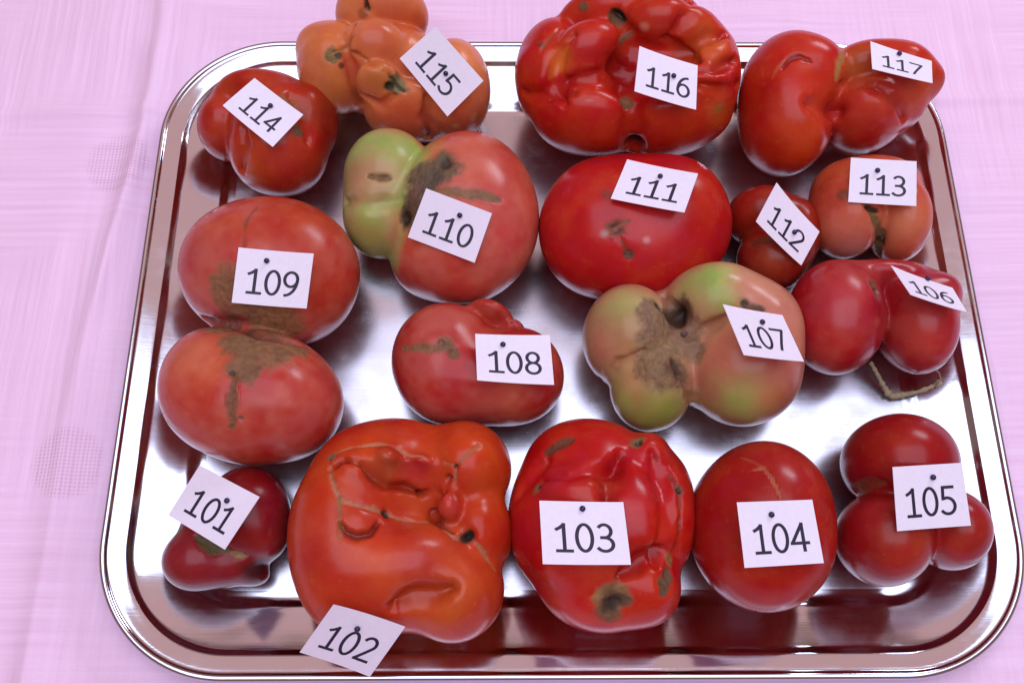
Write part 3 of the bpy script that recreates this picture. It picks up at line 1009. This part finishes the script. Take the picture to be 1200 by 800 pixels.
tomato('107', 'green and pink ribbed tomato with grey-brown corky hollows at the tray centre', 5,
       [(808, 404, 100, 72, 0, 24, 24), (737, 396, 55, 62, 0, 29, 31, 3), (764, 448, 50, 58, 10, 26, 27, 2.5), (836, 364, 64, 57, 0, 31, 33, 3), (870, 434, 68, 66, 0, 30, 32, 3), (886, 392, 54, 64, 0, 31, 32, 8)],
       (200, 128, 98),
       [('d', 722, 400, 60, (184, 160, 108), S(soft=.9, a=.8)), ('d', 765, 462, 52, (172, 158, 92), S(soft=.9, a=.8)), ('d', 830, 345, 48, (184, 160, 104), S(soft=.9, a=.8)), ('d', 735, 360, 34, (172, 158, 90), S(soft=.9, a=.8)), ('d', 705, 405, 26, (204, 128, 98), S(soft=.9, a=.8)), ('d', 748, 395, 24, (196, 142, 92), S(soft=.9, a=.7)),
        ('d', 735, 465, 28, (170, 160, 84), S(soft=.9, a=.9)), ('d', 770, 488, 32, (160, 164, 70), S(soft=.8, a=.95)), ('d', 745, 440, 22, (200, 140, 96), S(soft=.9, a=.8)),
        ('d', 826, 335, 36, (156, 176, 84), S(soft=.6, a=.95)), ('d', 850, 345, 16, (166, 168, 74), S(soft=.9, a=.8)), ('d', 815, 365, 26, (202, 150, 106), S(soft=.9, a=.7)), ('d', 880, 335, 24, (204, 128, 102), S(soft=.9)),
        ('d', 905, 400, 40, (204, 104, 92), S(soft=.9, a=.8)), ('d', 850, 415, 36, (208, 118, 88), S(soft=.9, a=.8)), ('d', 868, 474, 34, (166, 164, 80), S(soft=.8, a=.9)), ('d', 830, 482, 20, (186, 140, 70), S(soft=.9, a=.8)), ('d', 905, 465, 20, (206, 116, 72), S(soft=.9, a=.7)),
        ('l', [(806, 398), (830, 382), (860, 368), (890, 362)], 5, (168, 98, 70), S(dep=2.6, soft=.8, a=.7)), ('l', [(778, 346), (788, 362), (796, 380)], 6, (140, 100, 70), S(dep=2.5, soft=.8)), ('l', [(800, 440), (806, 462), (808, 486)], 6, (150, 110, 70), S(dep=3, soft=.8, a=.7)), ('l', [(700, 446), (725, 424), (755, 410)], 5, (176, 110, 70), S(dep=2.4, soft=.9, a=.7)),
        ('d', 770, 372, 26, (134, 108, 80), S(scar=.8)), ('d', 762, 395, 18, (138, 110, 82), S(scar=.7)), ('d', 800, 392, 22, (140, 110, 84), S(scar=.7)), ('d', 778, 428, 32, (132, 106, 72), S(scar=.8)), ('d', 800, 440, 14, (130, 100, 72), S(scar=.8)), ('d', 810, 410, 16, (140, 112, 84), S(scar=.7)),
        ('d', 798, 366, 19, (124, 96, 68), S(scar=.8, dep=1.5)), ('d', 795, 366, 12, (88, 64, 50), S(scar=.8, dep=2.5, soft=.7)), ('l', [(791, 362), (796, 372), (800, 378)], 4, (60, 42, 34), S(scar=.6, dep=2.5, soft=.8)),
        ('d', 792, 430, 12, (106, 78, 56), S(scar=.8, dep=1.5, soft=.7)), ('l', [(789, 420), (795, 430), (797, 442)], 3.5, (70, 48, 38), S(scar=.6, dep=2.5, soft=.8)), ('d', 772, 357, 5, (54, 38, 32), S(dep=2)), ('d', 802, 391, 4, (70, 48, 40), S(dep=1.5)), ('d', 873, 356, 6, (72, 70, 56), S(scar=.6, dep=1.5)),
        ('l', [(878, 358), (895, 362)], 4, (130, 100, 84), S(scar=.6))],
       [(846.5, 357), (916, 369.8), (941.7, 424), (870.8, 416.5)], (892, 378.5), 'the green and pink ribbed tomato')

tomato('108', 'rosy red tomato with a nubbed top edge, in the middle of the tray', 8,
       [(522, 424, 63, 70, 0, 28, 29), (606, 440, 54, 56, 0, 27, 28), (565, 450, 80, 48, 0, 26, 27, 10), (574, 372, 28, 20, 15, 30, 18, 4), (600, 385, 13, 10, 0, 31, 10, 3)],
       (184, 44, 44),
       [('d', 510, 450, 40, (196, 58, 58), S(soft=.9, a=.6)), ('d', 590, 475, 36, (198, 84, 60), S(soft=.9, a=.6)), ('d', 515, 380, 34, (190, 62, 58), S(soft=.9, a=.6)), ('d', 580, 372, 16, (190, 72, 58), S(soft=.9, a=.6)),
        ('l', [(472, 408), (500, 408), (535, 407)], 5, (140, 100, 66), S(scar=.8, dep=.8, wob=.5)), ('d', 522, 402, 11, (134, 98, 66), S(scar=.9)), ('d', 532, 414, 7, (118, 82, 54), S(scar=.8)), ('d', 517, 401, 4, (76, 56, 40), S(dep=1.5)), ('d', 526, 410, 3, (84, 60, 44), S(dep=1)),
        ('l', [(600, 378), (606, 386)], 3, (130, 26, 26), S(dep=1.5, soft=.7))],
       [(556.6, 391.8), (644, 393), (649, 451.5), (559, 446)], (589, 404.5), 'the rosy red tomato in the middle')

tomato('109', 'large rose-red double tomato joined by a brown corky seam, along the left wall', 2.5,
       [(317, 316, 104, 86, 8, 33, 34), (282, 318, 60, 66, 0, 30, 31, 8), (345, 345, 60, 58, 0, 31, 31, 8), (295, 464, 106, 79, 8, 33, 34, 1.5), (250, 452, 54, 68, 0, 30, 31, 8), (340, 478, 54, 58, 0, 30, 31, 8)],
       (196, 66, 54),
       [('d', 230, 310, 24, (206, 82, 86), S(soft=.9, a=.8)), ('d', 350, 260, 46, (198, 66, 46), S(soft=.9, a=.7)), ('d', 395, 330, 30, (190, 48, 40), S(soft=.9, a=.7)), ('d', 300, 260, 30, (192, 76, 60), S(soft=.9, a=.5)),
        ('d', 225, 420, 34, (206, 108, 72), S(soft=.9, a=.8)), ('d', 220, 470, 40, (206, 66, 52), S(soft=.9, a=.6)), ('d', 340, 470, 46, (206, 62, 60), S(soft=.9, a=.6)), ('d', 330, 520, 40, (198, 38, 40), S(soft=.9, a=.5)),
        ('l', [(302, 242), (288, 258), (285, 290)], 2.2, (140, 70, 50), S(scar=.4, dep=.9, wob=.5)),
        ('d', 258, 332, 17, (146, 100, 66), S(scar=.7)), ('d', 270, 345, 26, (140, 96, 64), S(scar=.8)), ('d', 298, 362, 26, (140, 98, 66), S(scar=.8)), ('d', 326, 374, 24, (146, 100, 64), S(scar=.8)), ('d', 345, 385, 14, (150, 100, 64), S(scar=.7)), ('d', 264, 315, 12, (146, 92, 62), S(scar=.6, a=.8)),
        ('d', 256, 384, 19, (132, 96, 66), S(scar=.8)), ('d', 285, 400, 26, (126, 92, 62), S(scar=.8)), ('d', 318, 412, 26, (132, 94, 62), S(scar=.8)), ('d', 348, 408, 15, (140, 98, 64), S(scar=.8)), ('d', 284, 430, 22, (128, 92, 62), S(scar=.8)),
        ('l', [(274, 440), (273, 470), (272, 500)], 7, (130, 84, 56), S(scar=.8, dep=.8, wob=.5)), ('d', 271, 437, 4, (60, 40, 30), S(dep=1.2)), ('d', 282, 490, 3, (70, 40, 30), S(dep=1)),
        ('l', [(240, 374), (270, 380), (305, 392), (345, 402)], 8, (92, 62, 44), S(scar=.8, a=.8, soft=.8, dep=3))],
       [(280.5, 290.6), (368, 297.4), (360, 362), (272, 354.8)], (313, 306), 'the upper half of the rose-red double tomato', lump=.6)

tomato('110', 'pinkish red tomato with a green side lobe and dark corky cleft, left of centre', 4,
       [(546, 254, 86, 100, 0, 34, 35), (510, 305, 52, 48, 0, 26, 27, 10), (457, 212, 54, 60, 0, 29, 30, 3), (445, 256, 42, 48, 0, 26, 27, 9), (500, 230, 36, 50, 0, 24, 25, 4)],
       (208, 84, 72),
       [('d', 424, 214, 82, (168, 164, 96), S(soft=.15, wob=.06)), ('d', 420, 266, 66, (164, 164, 88), S(soft=.15, wob=.06)), ('d', 470, 172, 34, (158, 172, 82), S(soft=.8)), ('d', 425, 205, 22, (196, 140, 100), S(soft=.9, a=.8)), ('d', 470, 260, 18, (204, 128, 88), S(soft=.9, a=.8)), ('d', 435, 275, 20, (160, 162, 66), S(soft=.9)),
        ('d', 560, 185, 38, (206, 96, 74), S(soft=.9, a=.7)), ('d', 590, 265, 34, (208, 62, 74), S(soft=.9, a=.6)), ('d', 550, 215, 34, (208, 82, 82), S(soft=.9, a=.5)), ('d', 520, 325, 40, (206, 72, 54), S(soft=.9, a=.6)),
        ('l', [(404, 236), (430, 240), (468, 234)], 9, None, S(dep=2.6)), ('d', 445, 205, 24, (190, 150, 100), S(soft=.9, a=.7)), ('d', 462, 278, 14, (200, 140, 100), S(soft=.9, a=.7)), ('l', [(432, 206), (452, 208), (478, 212)], 4, (120, 98, 58), S(scar=.6, dep=1.2, wob=.5)),
        ('d', 492, 206, 24, (104, 88, 68), S(scar=.8)), ('d', 516, 195, 24, (108, 92, 66), S(scar=.8)), ('d', 488, 228, 22, (104, 84, 66), S(scar=.8)), ('d', 522, 190, 9, (56, 46, 36), S(scar=.6, dep=2.5)), ('d', 478, 252, 18, (92, 74, 52), S(scar=.8)), ('d', 474, 256, 9, (46, 36, 30), S(scar=.6, dep=3)),
        ('l', [(505, 222), (545, 227), (586, 234)], 7, (132, 98, 66), S(scar=.7, dep=.7, wob=.4)), ('d', 505, 208, 14, (96, 80, 66), S(scar=.8, dep=1))],
       [(500, 221), (576.5, 250), (556.6, 308), (478, 278)], (539, 252.5), 'the tomato with a green side lobe')

tomato('111', 'broad bright red tomato with a small brown blossom scar, below the ring-shaped one', 12,
       [(743, 266, 106, 86, 0, 33, 34), (697, 270, 60, 72, 0, 31, 32), (792, 258, 58, 68, 0, 32, 33)],
       (196, 24, 24),
       [('d', 700, 300, 44, (206, 34, 32), S(soft=.9, a=.6)), ('d', 770, 275, 34, (208, 46, 62), S(soft=.9, a=.6)), ('d', 690, 235, 34, (204, 40, 34), S(soft=.9, a=.5)),
        ('d', 724, 268, 12, (132, 74, 52), S(scar=.6, a=.9, wob=.7)), ('d', 722, 268, 7, (78, 64, 48), S(scar=.8, dep=1.5)), ('l', [(708, 272), (722, 268), (738, 258)], 3, (150, 84, 60), S(scar=.6, wob=.6)),
        ('d', 737, 298, 7, (100, 62, 46), S(scar=.7, dep=1.2)), ('l', [(724, 275), (736, 296)], 2.5, (140, 60, 44), S(a=.7, dep=.6)), ('d', 711, 228, 7, (130, 50, 40), S(scar=.5, a=.8)), ('d', 758, 281, 4, (220, 150, 140), S(soft=.8, a=.8)), ('d', 708, 274, 4, (190, 140, 130), S(soft=.8, a=.8))],  # pale closing discs are small specular glints painted into the skin colour
       [(735, 187), (818, 205), (802, 249), (715.7, 234)], (773.7, 208), 'the broad bright red tomato with a blossom scar', lump=.5)

tomato('112', 'small dark orange-red two-lobed tomato squeezed between its larger neighbours', 3,
       [(892, 254, 41, 37, 0, 20, 21), (905, 303, 41, 40, 0, 19, 20, 3.5), (932, 274, 27, 42, 0, 19, 20, 7)],
       (156, 34, 24),
       [('d', 905, 300, 24, (164, 60, 34), S(soft=.9, a=.8)), ('d', 880, 240, 22, (166, 36, 26), S(soft=.9, a=.7)), ('l', [(880, 286), (905, 280), (925, 285)], 5, (104, 56, 34), S(scar=.4, dep=1, a=.8))],
       [(909.8, 214), (958.3, 272), (938.8, 311), (884, 260)], (929.5, 272.5), 'the small dark orange-red tomato')

tomato('113', 'orange-pink tomato split by a brown furrow, against the upper right wall of the tray', 3,
       [(990, 250, 43, 54, 0, 25, 26), (1051, 256, 35, 52, 0, 24, 25, 3), (1016, 218, 60, 36, 0, 24, 25, 8)],
       (208, 88, 62),
       [('d', 998, 275, 30, (208, 108, 84), S(soft=.9, a=.8)), ('d', 1055, 270, 28, (210, 116, 84), S(soft=.9, a=.8)), ('d', 1000, 292, 18, (212, 140, 122), S(soft=.9, a=.7)), ('d', 968, 225, 28, (188, 46, 30), S(soft=.9, a=.7)),  # the palest pink disc paints a sheen into the lower skin colour
        ('l', [(1016, 240), (1026, 256), (1031, 275), (1029, 300)], 6, (128, 100, 62), S(scar=.7, dep=1.5, wob=.4)), ('d', 988, 228, 8, (120, 70, 44), S(scar=.5, a=.8)), ('l', [(1016, 243), (1030, 248)], 4, (44, 36, 26), S(dep=1.5)), ('d', 1031, 284, 5, (70, 56, 36), S(dep=1))],
       [(997, 185), (1074, 189.4), (1073.6, 241.8), (993.9, 237)], (1028, 200.5), 'the orange-pink tomato split by a furrow')

tomato('114', 'orange-red tomato with a bulging side lobe in the back left corner of the tray', 4,
       [(328, 158, 60, 66, 0, 29, 30), (325, 186, 52, 46, 0, 26, 27, 6), (266, 150, 32, 40, 10, 25, 22, 3), (305, 118, 52, 32, 0, 30, 24, 6), (368, 140, 27, 40, 0, 29, 24, 6)],
       (186, 48, 28),
       [('d', 295, 190, 28, (204, 84, 36), S(soft=.9, a=.8)), ('d', 332, 195, 24, (196, 54, 58), S(soft=.9, a=.5)), ('d', 350, 215, 24, (192, 42, 26), S(soft=.9, a=.7)), ('d', 256, 150, 24, (190, 52, 40), S(soft=.9, a=.7)), ('d', 375, 130, 20, (150, 36, 26), S(soft=.9, a=.7)),
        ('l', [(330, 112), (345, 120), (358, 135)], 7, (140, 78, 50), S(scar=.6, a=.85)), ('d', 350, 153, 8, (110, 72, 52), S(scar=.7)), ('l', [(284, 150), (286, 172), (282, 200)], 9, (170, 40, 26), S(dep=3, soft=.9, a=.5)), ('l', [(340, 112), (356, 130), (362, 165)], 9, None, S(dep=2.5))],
       [(298.5, 92.8), (355.5, 134.6), (319.8, 173.5), (261, 124)], (317, 125), 'the orange-red tomato in the back left corner', tx=(.16, .84))

tomato('115', 'orange cluster-shaped tomato of many bulges at the back left rim of the tray', 2,
       [(455, 85, 70, 55, 0, 32, 30), (393, 80, 44, 54, 0, 38, 28, 3), (375, 60, 26, 26, 0, 42, 18, 5), (440, 65, 44, 42, 0, 48, 24, 2), (448, 20, 54, 40, 0, 44, 26, 3), (445, 100, 27, 24, 0, 50, 18, 3),
        (475, 132, 48, 34, 0, 30, 26, 3), (534, 105, 42, 58, 0, 34, 30, 3), (505, 140, 30, 25, 0, 24, 20, 4), (415, 14, 18, 24, 0, 44, 18, 2)],
       (224, 124, 74),
       [('l', [(414, 30), (406, 58), (412, 90), (424, 124)], 6, (188, 70, 36), S(dep=2.2, soft=.9, a=.7)), ('l', [(412, 62), (436, 74), (460, 92)], 5, (190, 70, 36), S(dep=2, soft=.9, a=.7)), ('l', [(500, 112), (498, 135), (502, 162)], 6, (150, 44, 24), S(dep=2.5, soft=.9, a=.7)), ('l', [(425, 112), (445, 122), (462, 112)], 5, (180, 60, 36), S(dep=2, soft=.9, a=.7)), ('d', 385, 50, 26, (206, 96, 44), S(soft=.9, a=.8)), ('d', 388, 100, 28, (202, 108, 48), S(soft=.9, a=.8)), ('d', 440, 45, 24, (208, 90, 50), S(soft=.9, a=.7)), ('d', 445, 92, 18, (200, 122, 50), S(soft=.9, a=.8)), ('d', 415, 80, 14, (206, 74, 56), S(soft=.8, a=.8)),  # crease lines are cut in and tinted darker, their shade painted into the colour
        ('d', 470, 20, 26, (212, 92, 46), S(soft=.9, a=.8)), ('d', 475, 135, 30, (204, 66, 40), S(soft=.9, a=.7)), ('d', 545, 150, 24, (160, 46, 24), S(soft=.9, a=.7)), ('d', 480, 82, 14, (206, 100, 44), S(soft=.9, a=.7)),
        ('l', [(428, 0), (429, 10), (430, 22)], 4.5, (70, 40, 26), S(dep=3, scar=.4)), ('d', 424, 16, 7, (150, 84, 48), S(scar=.4, a=.7)),
        ('d', 388, 65, 9, (124, 104, 56), S(scar=.8, wob=.6)), ('d', 396, 64, 5, (70, 62, 34), S(scar=.7, dep=1)), ('d', 400, 77, 4, (110, 50, 30), S(scar=.5)), ('l', [(390, 62), (404, 56), (412, 44)], 2.5, (170, 100, 56), S(a=.8, dep=.8)),
        ('d', 466, 100, 14, (128, 116, 76), S(scar=.8, wob=.5)), ('d', 457, 102, 6, (56, 50, 30), S(scar=.6, dep=2)), ('l', [(462, 92), (468, 104), (474, 108)], 3, (70, 66, 40), S(dep=1.5)), ('l', [(450, 84), (430, 70), (412, 62)], 2.2, (176, 92, 48), S(a=.8, dep=.8)),
        ('d', 555, 137, 5, (180, 130, 70), S(a=.8, scar=.4)), ('d', 534, 148, 4, (180, 130, 80), S(a=.8, scar=.4))],
       [(510.4, 31.7), (566.8, 95), (524.6, 136.8), (468.6, 69)], (522.7, 86.5), 'the orange cluster-shaped tomato', tx=(.15, .82))

tomato('116', 'largest bright red tomato with a folded hollow centre, at the back rim of the tray', 5,
       [(738, 108, 124, 70, 0, 30, 31), (645, 85, 40, 62, 8, 40, 28, 5), (692, 62, 46, 38, -15, 60, 20, 4), (738, 26, 84, 40, 0, 50, 26, 5), (824, 92, 42, 62, 6, 42, 28, 5), (690, 142, 66, 42, 8, 38, 26, 4), (790, 142, 68, 42, -8, 38, 26, 4),
        (775, 32, 50, 36, 0, 62, 20, 4), (690, 98, 40, 26, 0, 52, 18, 4), (820, 110, 42, 34, 0, 52, 20, 4), (808, 48, 36, 36, -20, 54, 20, 5), (625, 80, 18, 22, 0, 48, 14, 4)],
       (202, 36, 22),
       [('d', 690, 50, 26, (208, 46, 44), S(soft=.9, a=.6)), ('d', 657, 70, 13, (222, 104, 38), S(soft=.8, a=.8)), ('l', [(664, 55), (655, 75), (645, 92)], 5, (222, 110, 40), S(soft=.9, a=.7)), ('d', 775, 35, 28, (200, 52, 40), S(soft=.9, a=.6)), ('d', 830, 50, 22, (212, 96, 40), S(soft=.9, a=.7)), ('d', 845, 130, 18, (200, 96, 36), S(soft=.9, a=.7)), ('d', 790, 150, 30, (210, 68, 34), S(soft=.9, a=.6)), ('d', 690, 150, 36, (204, 32, 28), S(soft=.9, a=.6)),
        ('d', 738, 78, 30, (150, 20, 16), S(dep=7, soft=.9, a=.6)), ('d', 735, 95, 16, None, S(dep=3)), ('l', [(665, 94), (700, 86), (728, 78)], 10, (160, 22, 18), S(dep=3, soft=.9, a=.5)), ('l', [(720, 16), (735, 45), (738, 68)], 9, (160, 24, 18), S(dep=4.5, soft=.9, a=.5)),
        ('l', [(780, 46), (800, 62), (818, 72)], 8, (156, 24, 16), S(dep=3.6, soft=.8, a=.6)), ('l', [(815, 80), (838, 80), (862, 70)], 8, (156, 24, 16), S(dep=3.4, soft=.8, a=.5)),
        ('l', [(806, 60), (830, 45), (848, 40)], 9, (176, 34, 20), S(dep=3.6, soft=.9, a=.5)), ('l', [(822, 100), (845, 104), (866, 100)], 9, (176, 34, 20), S(dep=3.4, soft=.9, a=.5)), ('l', [(672, 108), (645, 112), (612, 108)], 9, (176, 34, 20), S(dep=3.2, soft=.9, a=.5)), ('l', [(788, 40), (802, 20), (806, 0)], 10, None, S(dep=3.6)), ('l', [(736, 118), (742, 150), (744, 178)], 13, None, S(dep=4.5)), ('d', 720, 19, 8, (110, 74, 50), S(scar=.8)), ('d', 725, 18, 5, (34, 26, 20), S(dep=2)), ('d', 684, 8, 7, (120, 72, 44), S(scar=.6)), ('d', 737, 45, 6, (130, 80, 54), S(scar=.7)), ('d', 737, 116, 9, (130, 92, 56), S(scar=.8)), ('d', 734, 118, 5, (34, 26, 18), S(dep=2.5)), ('d', 755, 32, 5, (222, 130, 104), S(soft=.8, a=.7)),  # the closing pale disc is a highlight spot painted on the skin
        ('l', [(640, 116), (690, 118), (730, 121)], 1.3, (214, 110, 76), S(a=.6)), ('l', [(745, 118), (800, 117), (835, 117)], 1.3, (214, 110, 76), S(a=.5)), ('d', 842, 128, 6, (160, 110, 44), S(a=.7, scar=.3)),
        ('d', 744, 172, 9, (60, 18, 14), S(dep=3, soft=.6)), ('d', 633, 52, 4, (110, 56, 34), S(scar=.5)), ('l', [(655, 35), (640, 50), (634, 60)], 3, (150, 70, 40), S(dep=1.2, a=.7)), ('l', [(672, 40), (655, 70), (650, 95), (662, 122)], 8, None, S(dep=3.2))],
       [(749, 54.6), (816.6, 78), (815.3, 129), (742.5, 108)], (788.5, 90), 'the largest bright red tomato at the back', lump=.8, tx=(.14, .90))

tomato('117', 'red-orange tomato with a kidney-shaped half and a pointed tip, in the back right corner', 4,
       [(924, 98, 53, 60, 20, 36, 31), (922, 150, 50, 58, 0, 31, 31, 10), (950, 92, 40, 44, 0, 42, 24, 6), (908, 125, 38, 60, 0, 33, 30, 8), (1014, 136, 48, 46, 0, 33, 28, 2.5), (1018, 90, 56, 40, 0, 38, 26, 4), (1050, 94, 36, 38, -10, 42, 26, 8), (1048, 122, 34, 34, 20, 34, 24, 5), (1076, 97, 20, 20, 0, 45, 15, 9), (1092, 98, 9, 10, 0, 46, 8, 8)],
       (204, 42, 26),
       [('d', 935, 165, 34, (216, 66, 30), S(soft=.9, a=.8)), ('d', 920, 120, 22, (210, 56, 46), S(soft=.9, a=.6)), ('d', 895, 110, 26, (186, 24, 20), S(soft=.9, a=.6)), ('d', 1005, 140, 30, (204, 64, 46), S(soft=.9, a=.7)), ('d', 1035, 145, 20, (196, 56, 60), S(soft=.9, a=.6)), ('d', 1005, 72, 24, (196, 92, 40), S(soft=.8, a=.9)), ('d', 1070, 105, 30, (206, 84, 58), S(soft=.9, a=.8)),
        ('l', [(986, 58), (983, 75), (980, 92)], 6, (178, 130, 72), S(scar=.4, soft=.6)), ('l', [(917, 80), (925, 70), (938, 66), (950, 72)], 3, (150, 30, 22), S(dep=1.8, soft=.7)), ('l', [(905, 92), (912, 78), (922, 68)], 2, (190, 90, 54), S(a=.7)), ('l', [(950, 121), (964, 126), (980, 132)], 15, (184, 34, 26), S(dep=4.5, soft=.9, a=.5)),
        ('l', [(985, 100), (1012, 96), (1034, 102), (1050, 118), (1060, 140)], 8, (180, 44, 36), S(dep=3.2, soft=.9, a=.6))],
       [(1020, 48.5), (1091, 73), (1093, 97.5), (1021.5, 82)], (1053, 64.5), 'the red-orange tomato with a pointed tip', tx=(.15, .85))

# dry stem of the crimson tomato: bent stub lying on the tray
ctrl = np.array([at_z(1020, 424, 0.013), at_z(1028, 438, 0.009), at_z(1036, 453, 0.005), at_z(1043, 464, 0.0022), at_z(1056, 463, 0.0024), at_z(1076, 459, 0.0028), at_z(1092, 453, 0.004), at_z(1103, 448, 0.005)])
crad = np.array([0.0010, 0.0011, 0.0013, 0.0019, 0.0016, 0.0011, 0.0012, 0.0019])
tk = np.linspace(0, len(ctrl) - 1, 44)
pts = np.stack([np.interp(tk, np.arange(len(ctrl)), ctrl[:, a]) for a in range(3)], 1)
ker = np.array([1, 2, 3, 2, 1]) / 9.0
for a in range(3):
    pts[2:-2, a] = np.convolve(pts[:, a], ker, 'valid')
tv, tf = tube(pts, np.interp(tk, np.arange(len(ctrl)), crad) * (1 + 0.22 * rng.standard_normal(44)), 12)
stem = mesh_obj('stem', tv, tf, m_stem, root106)
tv, tf = tube([at_z(1096, 452, .007), at_z(1103, 445, .010), at_z(1100, 436, .014), at_z(1090, 430, .016), at_z(1080, 428, .017)], [0.0004, .0004, .00035, .0003, .0002], 6)
sep_o = mesh_obj('dry_sepal', tv, tf, m_stem)
sep_o.parent = stem
